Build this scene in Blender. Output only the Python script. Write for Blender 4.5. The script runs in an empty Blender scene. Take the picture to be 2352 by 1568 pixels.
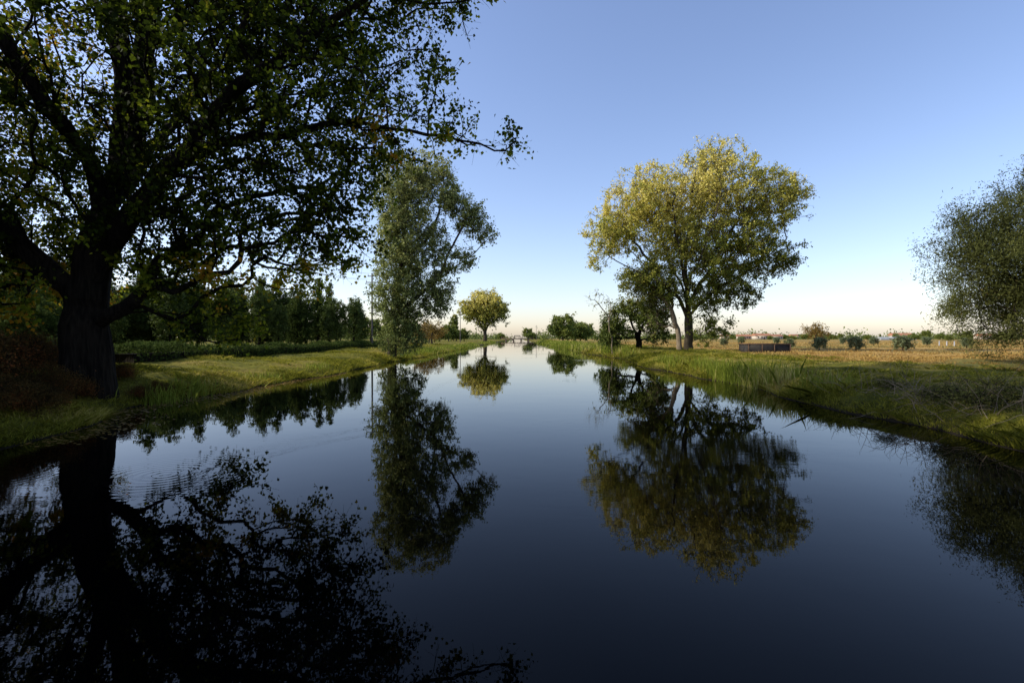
import bpy, math, numpy as np
from mathutils import Vector
rng=np.random.default_rng(11)
scene=bpy.context.scene
col=scene.collection
R=math.radians

# ------------------------------------------------------------------ helpers
def mk_mesh(name,V,F,mat=None,tint=None,smooth=False):
    V=np.ascontiguousarray(V,dtype=np.float32); F=np.ascontiguousarray(F,dtype=np.int32)
    me=bpy.data.meshes.new(name)
    k=F.shape[1]
    me.vertices.add(len(V)); me.vertices.foreach_set("co",V.ravel())
    me.loops.add(F.size); me.loops.foreach_set("vertex_index",F.ravel())
    me.polygons.add(len(F)); me.polygons.foreach_set("loop_start",np.arange(0,F.size,k,dtype=np.int32))
    try: me.polygons.foreach_set("loop_total",np.full(len(F),k,dtype=np.int32))
    except Exception: pass
    if smooth: me.polygons.foreach_set("use_smooth",np.ones(len(F),dtype=bool))
    me.update(calc_edges=True)
    if tint is not None:
        a=me.attributes.new("tint",'FLOAT','FACE'); a.data.foreach_set("value",np.asarray(tint,dtype=np.float32))
    if mat: me.materials.append(mat)
    return me
def obj(name,data,loc=(0,0,0),parent=None,**props):
    o=bpy.data.objects.new(name,data); col.objects.link(o); o.location=loc
    if parent is not None: o.parent=parent
    for a,b in props.items(): o[a]=b
    return o
def copy_thing(root,loc,rotz=0,scale=(1,1,1),label=None):
    n=root.copy(); col.objects.link(n); n.location=loc; n.rotation_euler=(0,0,rotz); n.scale=scale
    if label: n["label"]=label
    for c in root.children:
        m=c.copy(); col.objects.link(m); m.parent=n
    return n
def boxes(lst):
    V=[];F=[]
    q=np.array([[0,3,2,1],[4,5,6,7],[0,1,5,4],[1,2,6,5],[2,3,7,6],[3,0,4,7]])
    for (x0,x1,y0,y1,z0,z1) in lst:
        b=len(V)*1
        V+= [(x0,y0,z0),(x1,y0,z0),(x1,y1,z0),(x0,y1,z0),(x0,y0,z1),(x1,y0,z1),(x1,y1,z1),(x0,y1,z1)]
        F.append(q+b)
    return np.array(V),np.concatenate(F)
def vnoise(p,s,seed=0):
    r=np.random.default_rng(seed); out=0
    for i in range(5):
        w=r.normal(size=3)*s; out=out+np.sin(p@w+r.uniform(0,6.28))
    return out/5*1.3

# ------------------------------------------------------------------ materials
def nt(name):
    m=bpy.data.materials.new(name); m.use_nodes=True; n=m.node_tree; n.nodes.clear()
    o=n.nodes.new('ShaderNodeOutputMaterial'); return m,n,o
def ramp(n,stops):
    r=n.nodes.new('ShaderNodeValToRGB'); e=r.color_ramp.elements
    while len(e)<len(stops): e.new(0.5)
    for i,(p,c) in enumerate(stops): e[i].position=p; e[i].color=(*c,1)
    return r
def leaf_mat(name,stops,tr=0.35,rough=0.6,spec=0.12):
    m,n,o=nt(name)
    a=n.nodes.new('ShaderNodeAttribute'); a.attribute_name='tint'
    r=ramp(n,stops); n.links.new(a.outputs['Fac'],r.inputs[0])
    p=n.nodes.new('ShaderNodeBsdfPrincipled'); p.inputs['Roughness'].default_value=rough
    p.inputs['Specular IOR Level'].default_value=spec
    t=n.nodes.new('ShaderNodeBsdfTranslucent'); mx=n.nodes.new('ShaderNodeMixShader'); mx.inputs[0].default_value=tr
    n.links.new(r.outputs[0],p.inputs['Base Color']); n.links.new(r.outputs[0],t.inputs[0])
    n.links.new(p.outputs[0],mx.inputs[1]); n.links.new(t.outputs[0],mx.inputs[2]); n.links.new(mx.outputs[0],o.inputs[0])
    return m
def simple_mat(name,c1,c2,scale=3,rough=0.8,bump=0.3,stretch=(1,1,1),dist=0.02,detail=6):
    m,n,o=nt(name)
    tc=n.nodes.new('ShaderNodeTexCoord'); mp=n.nodes.new('ShaderNodeMapping'); mp.inputs['Scale'].default_value=stretch
    ns=n.nodes.new('ShaderNodeTexNoise'); ns.inputs['Scale'].default_value=scale; ns.inputs['Detail'].default_value=detail
    r=ramp(n,[(0.3,c1),(0.7,c2)])
    p=n.nodes.new('ShaderNodeBsdfPrincipled'); p.inputs['Roughness'].default_value=rough; p.inputs['Specular IOR Level'].default_value=0.08
    b=n.nodes.new('ShaderNodeBump'); b.inputs['Strength'].default_value=bump; b.inputs['Distance'].default_value=dist
    L=n.links.new
    L(tc.outputs['Object'],mp.inputs[0]); L(mp.outputs[0],ns.inputs[0]); L(ns.outputs[0],r.inputs[0]); L(r.outputs[0],p.inputs['Base Color'])
    L(ns.outputs[0],b.inputs['Height']); L(b.outputs[0],p.inputs['Normal']); L(p.outputs[0],o.inputs[0])
    return m
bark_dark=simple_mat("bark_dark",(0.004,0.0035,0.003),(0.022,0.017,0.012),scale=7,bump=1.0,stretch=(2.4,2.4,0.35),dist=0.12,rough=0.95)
bark_pale=simple_mat("bark_pale",(0.12,0.095,0.065),(0.30,0.235,0.16),scale=4,bump=0.8,stretch=(2,2,0.4),dist=0.05,rough=0.95)
bark_mid=simple_mat("bark_mid",(0.03,0.024,0.017),(0.085,0.068,0.046),scale=4,bump=0.8,stretch=(2,2,0.4),dist=0.05,rough=0.95)

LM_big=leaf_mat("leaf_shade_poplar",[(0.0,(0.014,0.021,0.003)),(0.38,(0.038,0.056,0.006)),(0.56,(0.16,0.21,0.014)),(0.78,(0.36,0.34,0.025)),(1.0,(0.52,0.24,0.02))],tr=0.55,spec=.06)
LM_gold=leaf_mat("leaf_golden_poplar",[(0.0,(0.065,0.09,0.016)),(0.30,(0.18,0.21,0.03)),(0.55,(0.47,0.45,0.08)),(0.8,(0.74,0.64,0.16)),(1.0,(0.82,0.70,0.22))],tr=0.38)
LM_green=leaf_mat("leaf_green",[(0.0,(0.05,0.075,0.016)),(0.5,(0.12,0.16,0.03)),(0.85,(0.24,0.25,0.05)),(1.0,(0.36,0.30,0.06))],tr=0.3)
LM_silver=leaf_mat("leaf_silver_green",[(0.0,(0.08,0.11,0.026)),(0.5,(0.24,0.275,0.075)),(0.85,(0.44,0.45,0.16)),(1.0,(0.52,0.47,0.14))],tr=0.38)
LM_dark=leaf_mat("leaf_dark",[(0.0,(0.024,0.040,0.009)),(0.6,(0.07,0.10,0.022)),(1.0,(0.18,0.205,0.045))],tr=0.3,rough=.8,spec=.03)
LM_willow=leaf_mat("leaf_willow",[(0.0,(0.065,0.076,0.02)),(0.6,(0.15,0.16,0.042)),(1.0,(0.27,0.185,0.05))],tr=0.38)
LM_olive=leaf_mat("leaf_olive",[(0.0,(0.10,0.13,0.06)),(1.0,(0.22,0.25,0.12))],tr=0.2)
LM_rust=leaf_mat("leaf_rust",[(0.0,(0.14,0.11,0.025)),(0.5,(0.34,0.21,0.05)),(1.0,(0.44,0.25,0.06))],tr=0.3)
LM_brush=leaf_mat("leaf_brush",[(0.0,(0.02,0.02,0.006)),(0.6,(0.10,0.06,0.018)),(1.0,(0.34,0.10,0.03))],tr=0.25,spec=.03)
GM=leaf_mat("grass_blades",[(0.0,(0.06,0.07,0.010)),(0.4,(0.20,0.205,0.022)),(0.72,(0.37,0.33,0.045)),(1.0,(0.56,0.43,0.15))],tr=0.4,rough=0.7,spec=.03)
DG=leaf_mat("dry_grass",[(0.0,(0.24,0.14,0.04)),(0.6,(0.48,0.32,0.10)),(1.0,(0.62,0.49,0.20))],tr=0.3,rough=0.8,spec=.03)
RM=leaf_mat("reed_blades",[(0.0,(0.09,0.13,0.015)),(0.7,(0.26,0.30,0.04)),(1.0,(0.52,0.44,0.16))],tr=0.4,spec=.03)

# ------------------------------------------------------------------ tree builder
def grow(base,limbs,pts,step=0.6,k=0.3,wob=0.08):
    cap=60000
    P=np.zeros((cap,3)); par=np.full(cap,-1); L=np.zeros(cap); n=1; P[0]=base
    def seg(i,tgt,jit=True):
        nonlocal n
        a=P[i].copy(); d=np.linalg.norm(tgt-a)
        m=max(1,int(math.ceil(d/step)))
        pd=(a-P[par[i]]) if par[i]>=0 else np.array([0,0,1.0])
        pd=pd/(np.linalg.norm(pd)+1e-6)
        c=a+pd*d*0.28+(tgt-a)*0.3+np.array([0,0,0.06*d])
        for s in range(1,m+1):
            t=s/m
            q=(1-t)**2*a+2*t*(1-t)*c+t*t*tgt
            if s<m: q=q+rng.normal(size=3)*wob*min(step,d)
            P[n]=q; par[n]=i; L[n]=L[i]+np.linalg.norm(q-P[i]); i=n; n+=1
        return i
    for li,lb in enumerate(limbs):
        lb=np.array(lb,float)
        if li==0: i=0
        else: i=int(np.argmin(np.linalg.norm(P[:n]-lb[0],axis=1)))
        for t in lb[1:]: i=seg(i,t)
    nl=n
    d0=np.array([np.min(np.linalg.norm(P[:nl]-p,axis=1)) for p in pts])
    tips=[]
    for p in pts[np.argsort(d0)]:
        c=np.linalg.norm(P[1:n]-p,axis=1)+k*L[1:n]+0.35*np.maximum(0,P[1:n,2]-p[2])
        i=int(np.argmin(c))+1
        tips.append(seg(i,p))
    P=P[:n];par=par[:n]
    cnt=np.zeros(n); cnt[np.array(tips)]=1
    cnt[nl-1]+=1
    for i in range(n-1,0,-1):
        if cnt[i]==0: cnt[i]=1
        cnt[par[i]]+=cnt[i]
    return P,par,cnt,np.array(tips)
def tubes(P,par,rad,rbig=0.12,kb=12,ks=5,seed=0):
    n=len(P); ch=np.arange(1,n); pa=par[1:]
    D=P[ch]-P[pa]; D/= (np.linalg.norm(D,axis=1,keepdims=True)+1e-9)
    dirn=np.zeros((n,3)); dirn[ch]=D; dirn[0]=(0,0,1)
    main=np.full(n,-1); 
    for c in ch:
        p=par[c]
        if main[p]<0 or rad[c]>rad[main[p]]: main[p]=c
    def frame(d):
        ref=np.tile(np.array([[0.2,0.95,0.1]]),(len(d),1)); 
        u=np.cross(d,ref); u/=np.linalg.norm(u,axis=1,keepdims=True)+1e-9
        return u,np.cross(d,u)
    Vs=[];Fs=[];off=0
    for big in (True,False):
        sel=ch[(rad[ch]>=rbig)==big]
        if len(sel)==0: continue
        k=kb if big else ks
        p=par[sel]; ismain=main[p]==sel
        d0=np.where(ismain[:,None],dirn[p],dirn[sel]); r0=np.where(ismain,rad[p],np.minimum(rad[p],rad[sel]*1.2))
        if not big: r0=np.minimum(r0,rad[sel]*1.7)
        th=np.arange(k)/k*2*math.pi
        def ring(c,d,r):
            u,v=frame(d)
            rr=r[:,None]*np.ones((1,k))
            if big:
                z=c[:,2:3]
                rr=rr*(1+0.08*np.sin(3*th[None]+z*0.5+seed)+0.06*np.sin(5*th[None]-z*0.8)+0.03*np.sin(9*th[None]+z*1.9))
            return c[:,None,:]+rr[...,None]*(np.cos(th)[None,:,None]*u[:,None,:]+np.sin(th)[None,:,None]*v[:,None,:])
        A=ring(P[p],d0,r0); B=ring(P[sel],dirn[sel],rad[sel])
        m=len(sel); V=np.concatenate([A,B],axis=1).reshape(-1,3)
        base=(np.arange(m)*2*k)[:,None,None]; i=np.arange(k); j=(i+1)%k
        f=np.stack([i,j,j+k,i+k],axis=1)[None]+base
        Vs.append(V);Fs.append(f.reshape(-1,4)+off); off+=len(V)
    return np.concatenate(Vs),np.concatenate(Fs)
def leaf_geo(C,size,aspect=0.85,droop=0.5,axis=None,fold=0.12):
    n=len(C)
    t=rng.normal(size=(n,3)); t/=np.linalg.norm(t,axis=1,keepdims=True)
    if axis is not None: t=t*0.5+axis
    t[:,2]-=droop; t/=np.linalg.norm(t,axis=1,keepdims=True)+1e-9
    r=rng.normal(size=(n,3)); s=np.cross(t,r); s/=np.linalg.norm(s,axis=1,keepdims=True)+1e-9
    nn=np.cross(t,s); L=(size*rng.uniform(0.6,1.3,n))[:,None]; W=L*aspect*0.5
    V=np.stack([C,C+t*L*0.38+s*W+nn*L*fold,C+t*L,C+t*L*0.38-s*W+nn*L*fold],axis=1).reshape(-1,3)
    F=np.arange(4*n).reshape(-1,4)
    return V,F
def sample_blobs(blobs,N,shell=0.5):
    w=np.array([b[6]*(b[3]*b[4]*b[5]) if len(b)>6 else b[3]*b[4]*b[5] for b in blobs]); w=w/w.sum()
    out=[]
    for b,ww in zip(blobs,w):
        m=max(1,int(round(N*ww))); d=rng.normal(size=(m,3)); d/=np.linalg.norm(d,axis=1,keepdims=True)
        r=rng.uniform(0,1,m)**shell
        r=r*(1+0.10*rng.normal(size=m)*(r>0.6))
        out.append(np.array(b[:3])+d*r[:,None]*np.array(b[3:6]))
    return np.concatenate(out)
def make_tree(name,label,cat,base,limbs,blobs,N,per,leaf,lmat,bmat,rtrunk,clump=0.45,step=0.6,k=0.3,
              aspect=0.85,droop=0.5,tintf=None,twigs=True,rtip=0.008,shell=0.5,kb=12,flare=0.4,group=None,powr=0.5,minz=None,extra_pts=None,ntw=5,rbig=0.12,pgamma=2.0,wob=.08,bare=0.0):
    base=np.array(base,float)
    pts=sample_blobs(blobs,N,shell)
    if extra_pts is not None: pts=np.concatenate([pts,extra_pts])
    if minz is not None: pts=pts[pts[:,2]>minz]
    P,par,cnt,tips=grow(base,limbs,pts,step,k,wob)
    rad=np.maximum(rtip,rtrunk*(cnt/cnt[0])**powr)
    h=P[:,2]-base[2]; rad=rad*(1+flare*np.exp(-np.maximum(h,0)/(rtrunk*1.3)))
    P[0,2]-=0.25
    V,F=tubes(P,par,rad,kb=kb,seed=len(P)%7,rbig=rbig)
    T=P[tips]; m=len(T)
    tdir=rng.normal(size=(m,ntw,3)); 
    out=(T-P[par[tips]]); out/=np.linalg.norm(out,axis=1,keepdims=True)+1e-9
    tdir=tdir/np.linalg.norm(tdir,axis=2,keepdims=True)+out[:,None]*0.6
    tdir/=np.linalg.norm(tdir,axis=2,keepdims=True)
    tlen=clump*rng.uniform(0.5,1.5,(m,ntw))
    ends=T[:,None]+tdir*tlen[...,None]
    if twigs:
        A=np.repeat(T,ntw,axis=0);B=ends.reshape(-1,3)
        d=B-A; d/=np.linalg.norm(d,axis=1,keepdims=True)
        u=np.cross(d,[0.3,0.2,0.93]);u/=np.linalg.norm(u,axis=1,keepdims=True)+1e-9; v=np.cross(d,u)
        rr=rtip*0.8
        ring=[ (u*math.cos(a)+v*math.sin(a)) for a in (0,2.09,4.19)]
        VV=np.stack([A+ring[0]*rr,A+ring[1]*rr,A+ring[2]*rr,B+ring[0]*rr*.5,B+ring[1]*rr*.5,B+ring[2]*rr*.5],axis=1).reshape(-1,3)
        q=np.array([[0,1,4,3],[1,2,5,4],[2,0,3,5]])
        FF=(q[None]+(np.arange(len(A))*6)[:,None,None]).reshape(-1,4)+len(V)
        V=np.concatenate([V,VV]);F=np.concatenate([F,FF])
    dens=np.clip(rng.gamma(pgamma,1/pgamma,m),0.05,3)
    nl=np.maximum(1,(per*dens).astype(int)); idx=np.repeat(np.arange(m),nl)
    tw=rng.integers(0,ntw,len(idx)); t=rng.uniform(0.05,1.05,len(idx))
    C=T[idx]+tdir[idx,tw]*(tlen[idx,tw]*t)[:,None]+rng.normal(size=(len(idx),3))*clump*0.2
    cl=rng.uniform(-0.12,0.12,m)[idx]
    if minz is not None: C[:,2]=np.maximum(C[:,2],minz)
    lv,lf=leaf_geo(C,leaf,aspect,droop)
    tint=np.clip((tintf(C) if tintf else 0.4)+cl+rng.normal(size=len(C))*0.12,0,1)
    e=obj(name,None,tuple(base),label=label,category=cat)
    if group: e["group"]=group
    e.empty_display_size=0.5
    off=base
    mt=mk_mesh(name+"_trunk",V-off,F,bmat,smooth=True)
    ml=mk_mesh(name+"_crown",lv-off,lf,lmat,tint=tint)
    obj("trunk",mt,parent=e); obj("crown",ml,parent=e)
    return e

# ------------------------------------------------------------------ terrain
def xl(y):
    return -7.9+0.22*np.sin(y*0.35)+0.16*np.sin(y*0.93+1)+0.07*np.sin(y*2.3)+0.6*np.exp(-((y-7)/3.0)**2)-0.35*np.exp(-((y-11.5)/1.6)**2)
def xr(y):
    return 6.9+0.20*np.sin(y*0.31+2)+0.14*np.sin(y*0.87+0.5)+0.07*np.sin(y*2.1+2)+0.5*np.exp(-((y-36)/8)**2)-0.35*np.exp(-((y-25)/5)**2)
def gz(x,y):
    x=np.asarray(x,float); y=np.asarray(y,float)
    e=np.maximum(xl(y)-x,x-xr(y))
    t=np.clip((e+1.6)/1.6,0,1); inside=-0.95+0.95*(t*t*(3-2*t))
    outz=0.60*(1-np.exp(-np.maximum(e,0)/np.where(x<0,1.1,0.75)))
    z=np.where(e<0,inside,outz)
    b=0.06*np.sin(x*0.8+y*0.3)+0.05*np.sin(y*0.7-x*0.4+1)+0.03*np.sin(x*2.1+y*1.7)+0.02*np.sin(x*4.3-y*3.1)
    fade=np.clip(e/1.5,0,1)*np.clip(1.4-np.abs(y)/120,0.3,1)
    return z+b*fade
xs=np.unique(np.concatenate([-np.geomspace(9.8,2500,60),np.linspace(-9.8,-6.2,26),np.linspace(-6,5.2,8),np.linspace(5.3,8.9,26),np.geomspace(8.9,2500,60)]))
ys=np.unique(np.concatenate([[-300,-120,-60,-30,-15,-8,-4],np.arange(-2,60,0.40),np.geomspace(60,3500,70)]))
X,Y=np.meshgrid(xs,ys); Z=gz(X,Y)
nx,ny=len(xs),len(ys)
i,j=np.meshgrid(np.arange(nx-1),np.arange(ny-1)); a=(j*nx+i).ravel()
F=np.stack([a,a+1,a+1+nx,a+nx],axis=1)
m,n,o=nt("ground_grass_and_field"); L=n.links.new
tc=n.nodes.new('ShaderNodeTexCoord'); sx=n.nodes.new('ShaderNodeSeparateXYZ'); L(tc.outputs['Object'],sx.inputs[0])
def noi(sc,det=6):
    q=n.nodes.new('ShaderNodeTexNoise'); q.inputs['Scale'].default_value=sc; q.inputs['Detail'].default_value=det; L(tc.outputs['Object'],q.inputs[0]); return q
n1=noi(0.35); n2=noi(6,8); n3=noi(0.8)
g1=ramp(n,[(0.3,(0.07,0.075,0.012)),(0.5,(0.17,0.16,0.022)),(0.7,(0.30,0.22,0.06))]); L(n1.outputs[0],g1.inputs[0])
g2=ramp(n,[(0.25,(0.35,0.35,0.35)),(0.65,(1.0,1.0,1.0))]); L(n2.outputs[0],g2.inputs[0])
mg=n.nodes.new('ShaderNodeMix'); mg.data_type='RGBA'; mg.blend_type='MULTIPLY'; mg.inputs[0].default_value=1
L(g1.outputs[0],mg.inputs[6]); L(g2.outputs[0],mg.inputs[7])
mps=n.nodes.new('ShaderNodeMapping'); mps.inputs['Scale'].default_value=(0.012,0.09,1); L(tc.outputs['Object'],mps.inputs[0])
n4=n.nodes.new('ShaderNodeTexNoise'); n4.inputs['Scale'].default_value=1; n4.inputs['Detail'].default_value=5; L(mps.outputs[0],n4.inputs[0])
f1=ramp(n,[(0.3,(0.28,0.15,0.04)),(0.5,(0.42,0.25,0.07)),(0.7,(0.50,0.36,0.13))]); L(n3.outputs[0],f1.inputs[0])
r4=ramp(n,[(0.47,(0,0,0)),(0.56,(1,1,1))]); L(n4.outputs[0],r4.inputs[0])
mfg=n.nodes.new('ShaderNodeMix'); mfg.data_type='RGBA'; L(r4.outputs[0],mfg.inputs[0]); L(f1.outputs[0],mfg.inputs[6]); mfg.inputs[7].default_value=(0.17,0.16,0.045,1)
mf=n.nodes.new('ShaderNodeMix'); mf.data_type='RGBA'; mf.blend_type='MULTIPLY'; mf.inputs[0].default_value=0.8
L(mfg.outputs[2],mf.inputs[6]); L(g2.outputs[0],mf.inputs[7])
ad=n.nodes.new('ShaderNodeMath'); ad.operation='MULTIPLY_ADD'; ad.inputs[1].default_value=3.0; L(n1.outputs[0],ad.inputs[0]); L(sx.outputs[0],ad.inputs[2])
mr=n.nodes.new('ShaderNodeMapRange'); mr.inputs[1].default_value=14.3; mr.inputs[2].default_value=16.2; L(ad.outputs[0],mr.inputs[0])
mm=n.nodes.new('ShaderNodeMix'); mm.data_type='RGBA'; L(mr.outputs[0],mm.inputs[0]); L(mg.outputs[2],mm.inputs[6]); L(mf.outputs[2],mm.inputs[7])
mz=n.nodes.new('ShaderNodeMapRange'); mz.inputs[1].default_value=0.02; mz.inputs[2].default_value=0.25; L(sx.outputs[2],mz.inputs[0])
mw=n.nodes.new('ShaderNodeMix'); mw.data_type='RGBA'; L(mz.outputs[0],mw.inputs[0]); mw.inputs[6].default_value=(0.02,0.016,0.01,1); L(mm.outputs[2],mw.inputs[7])
p=n.nodes.new('ShaderNodeBsdfPrincipled'); p.inputs['Roughness'].default_value=0.95; p.inputs['Specular IOR Level'].default_value=0.05
L(mw.outputs[2],p.inputs['Base Color'])
bp=n.nodes.new('ShaderNodeBump'); bp.inputs['Strength'].default_value=0.8; bp.inputs['Distance'].default_value=0.08; L(n2.outputs[0],bp.inputs['Height']); L(bp.outputs[0],p.inputs['Normal'])
L(p.outputs[0],o.inputs[0])
obj("ground",mk_mesh("ground",np.stack([X.ravel(),Y.ravel(),Z.ravel()],1),F,m,smooth=True),kind="structure",label="grassy canal banks and dry brown field",category="ground")

# water
m,n,o=nt("still_canal_water"); L=n.links.new
p=n.nodes.new('ShaderNodeBsdfPrincipled'); p.inputs['Base Color'].default_value=(0.0002,0.0003,0.0005,1); p.inputs['Roughness'].default_value=0.012; p.inputs['IOR'].default_value=1.18
tc=n.nodes.new('ShaderNodeTexCoord')
a1=n.nodes.new('ShaderNodeTexNoise'); a1.inputs['Scale'].default_value=0.9; a1.inputs['Detail'].default_value=2; L(tc.outputs['Object'],a1.inputs[0])
mp=n.nodes.new('ShaderNodeMapping'); mp.inputs['Scale'].default_value=(1.2,3.2,1); mp.inputs['Rotation'].default_value=(0,0,0.25); L(tc.outputs['Object'],mp.inputs[0])
a2=n.nodes.new('ShaderNodeTexNoise'); a2.inputs['Scale'].default_value=4; a2.inputs['Detail'].default_value=3; L(mp.outputs[0],a2.inputs[0])
a3=n.nodes.new('ShaderNodeTexNoise'); a3.inputs['Scale'].default_value=0.16; L(tc.outputs['Object'],a3.inputs[0])
mk=n.nodes.new('ShaderNodeMapRange'); mk.inputs[1].default_value=0.5; mk.inputs[2].default_value=0.68; mk.inputs[3].default_value=0.03; mk.inputs[4].default_value=0.5; L(a3.outputs[0],mk.inputs[0])
mu=n.nodes.new('ShaderNodeMath'); mu.operation='MULTIPLY'; L(a2.outputs[0],mu.inputs[0]); L(mk.outputs[0],mu.inputs[1])
def rings(cx,cy,rad,fr):
    vm=n.nodes.new('ShaderNodeVectorMath'); vm.operation='DISTANCE'; L(tc.outputs['Object'],vm.inputs[0]); vm.inputs[1].default_value=(cx,cy,0)
    s=n.nodes.new('ShaderNodeMath'); s.operation='MULTIPLY'; s.inputs[1].default_value=fr; L(vm.outputs['Value'],s.inputs[0])
    sn=n.nodes.new('ShaderNodeMath'); sn.operation='SINE'; L(s.outputs[0],sn.inputs[0])
    f=n.nodes.new('ShaderNodeMapRange'); f.inputs[1].default_value=0.1; f.inputs[2].default_value=rad; f.inputs[3].default_value=1; f.inputs[4].default_value=0; L(vm.outputs['Value'],f.inputs[0])
    m_=n.nodes.new('ShaderNodeMath'); m_.operation='MULTIPLY'; L(sn.outputs[0],m_.inputs[0]); L(f.outputs[0],m_.inputs[1]); return m_
k1=rings(-3.9,5.6,1.2,60); k2=rings(-6.2,5.6,1.4,60)
ak=n.nodes.new('ShaderNodeMath'); ak.operation='ADD'; L(k1.outputs[0],ak.inputs[0]); L(k2.outputs[0],ak.inputs[1])
b0_=n.nodes.new('ShaderNodeBump'); b0_.inputs['Strength'].default_value=1; b0_.inputs['Distance'].default_value=0.00028; L(ak.outputs[0],b0_.inputs['Height'])
b1=n.nodes.new('ShaderNodeBump'); b1.inputs['Strength'].default_value=1; b1.inputs['Distance'].default_value=0.0028; L(mu.outputs[0],b1.inputs['Height']); L(b0_.outputs[0],b1.inputs['Normal'])
b2=n.nodes.new('ShaderNodeBump'); b2.inputs['Strength'].default_value=1; b2.inputs['Distance'].default_value=0.0018; L(a1.outputs[0],b2.inputs['Height']); L(b1.outputs[0],b2.inputs['Normal'])
L(b2.outputs[0],p.inputs['Normal']); L(p.outputs[0],o.inputs[0])
wv=np.array([(-9.5,-200,0),(8.8,-200,0),(8.8,900,0),(-9.5,900,0)])
obj("water",mk_mesh("water",wv,np.array([[0,1,2,3]]),m),kind="structure",label="dark still canal water mirroring the trees",category="water")

# ------------------------------------------------------------------ big shaded poplar
D=11.0
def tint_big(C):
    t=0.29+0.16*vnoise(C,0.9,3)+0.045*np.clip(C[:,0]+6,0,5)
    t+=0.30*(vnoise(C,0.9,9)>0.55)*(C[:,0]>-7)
    t+=0.28*(C[:,2]<3.3)+0.32*(vnoise(C,.8,12)>.1)*(C[:,0]<-8.8)  # paler tint on low and left leaves paints in sunlit foliage
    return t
bb=(-9.3,D,float(gz(-9.3,D)))
limbs=[
 [bb,(-9.35,D,1.4),(-9.3,D,2.4),(-9.0,D,4.2),(-8.7,D+.2,6.2),(-8.9,D,9),(-8.9,D,13),(-8.6,D,18)],
 [(-9.35,D,1.6),(-9.9,D-.1,2.8),(-10.6,D-.3,3.6),(-11.3,D-.4,4.5),(-12.4,D-.5,6.4),(-13.6,D,9.5),(-14,D,14)],
 [(-9.1,D,3.6),(-8.5,D+.1,5.4),(-8.0,D-.2,7.4),(-7.5,D-.4,8.9),(-6.6,D-.5,12),(-6,D,16)],
 [(-9.2,D,2.4),(-8.3,D-.3,3.8),(-7.1,D-.6,5.0),(-5.9,D-.9,6.1),(-4.6,D-1,7.0),(-2.7,D-1,8.3),(-1.4,D-1,9.6)],
 [(-7.2,D-.6,5.0),(-6,D-.1,5.7),(-4.6,D,6.0),(-2.8,D,6.0),(-1.3,D,5.75),(-0.1,D,5.5)],
 [(-9.2,D,1.5),(-8.6,D-.3,2.0),(-8.0,D-.4,2.3),(-7.7,D-.4,2.7),(-7.55,D-.3,3.5)],
 [(-9.2,D,3.4),(-9.4,D+1.5,5.5),(-9.6,D+3.5,8),(-9,D+5,12)],
 [(-9.0,D,4.0),(-8.8,D-1.5,5.8),(-9.2,D-3,8.5),(-9.5,D-4,12)],
]
blobs=[(-5.6,D,6.3,3.0,3.6,2.4,1.35),(-3.1,D-.5,6.3,1.7,2.4,1.3,1.6),(-4.3,D+.3,4.4,1.4,1.6,1.25,2.3),(-7.4,D,4.7,2.3,3,1.9,1.1),
 (-6.0,D,9.6,4.2,5,3.0,1.2),(-12.2,D,6.2,4,5,3.6,0.8),(-9.2,D,15.0,6.8,8.0,5.5,0.5),(-1.0,D,5.8,1.1,1.0,0.55,2.3),
 (-2.0,D-.5,9.0,1.7,2.0,1.6,1.4),(-11.2,D-.3,2.7,1.5,1.3,0.75,2.4),(-7.0,D+1.2,2.2,1.4,1.2,0.8,2.0),(-5.6,D+1.2,3.5,1.7,2,0.9,2.2),
 (-9.3,D-1.5,6.2,3.5,3,2.5,0.7),(-12.5,D+2,3.6,2.5,2.5,1.4,1.2),(-9.9,D-1.2,2.5,1.1,.6,.7,1.8),(-7.5,D-.2,3.2,1.5,1.4,.9,2.4),(-6.6,D-.6,3.9,1.5,1.4,.8,2.0),(-12.6,D-1,2.2,1.4,1.2,.7,1.8)]
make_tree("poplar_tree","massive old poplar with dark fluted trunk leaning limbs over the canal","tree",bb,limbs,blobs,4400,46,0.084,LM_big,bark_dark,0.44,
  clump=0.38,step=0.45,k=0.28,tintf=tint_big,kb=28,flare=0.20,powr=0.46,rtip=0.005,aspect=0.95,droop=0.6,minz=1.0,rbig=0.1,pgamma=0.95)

# ------------------------------------------------------------------ golden poplar on far right bank
D=39.0
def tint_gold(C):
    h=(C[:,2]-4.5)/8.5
    return 0.18+0.56*np.clip(h,0,1)-0.026*(C[:,0]-13)+0.17*vnoise(C,0.7,5)  # tint rises upward and leftward, a sunlit side painted into the leaf colour
b0=(12.95,D,float(gz(12.95,D)))
limbs=[[b0,(12.9,D,2.2),(12.85,D,3.8),(12.7,D,6.2),(12.9,D,9.4),(13.2,D,12.6),(13.8,D,14.8)],
 [(12.85,D,3.0),(11.8,D-.3,4.8),(10.3,D-.5,6.7),(8.7,D-.5,8.7),(7.3,D,10.6)],
 [(12.85,D,3.3),(14.0,D-.4,6.0),(15.6,D-.8,9.0),(17.2,D-.5,12),(18.5,D,13.6)],
 [(12.85,D,2.8),(14.2,D+.3,4.4),(16.0,D+.4,5.7),(18.2,D+.4,7.0),(20.3,D,9.0)],
 [(12.8,D,3.4),(12.2,D+1.0,6.5),(11.4,D+2.5,10.5),(10.8,D+3,13)],
 [(12.85,D,3.6),(13.0,D-2,7),(13.6,D-3.5,10),(14.4,D-4,12.5)],
 [(12.85,D,3.2),(12.2,D-1,6),(11.3,D-2,9.5),(10.9,D-2.5,12.2)],
 [(12.85,D,3.4),(14.6,D-1,7),(16.8,D-1.8,10.5)],
 [(11.9,D-.2,4.7),(10.4,D-1,5.6),(8.6,D-1.2,6.5),(6.4,D-1,7.8)]]
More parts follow.
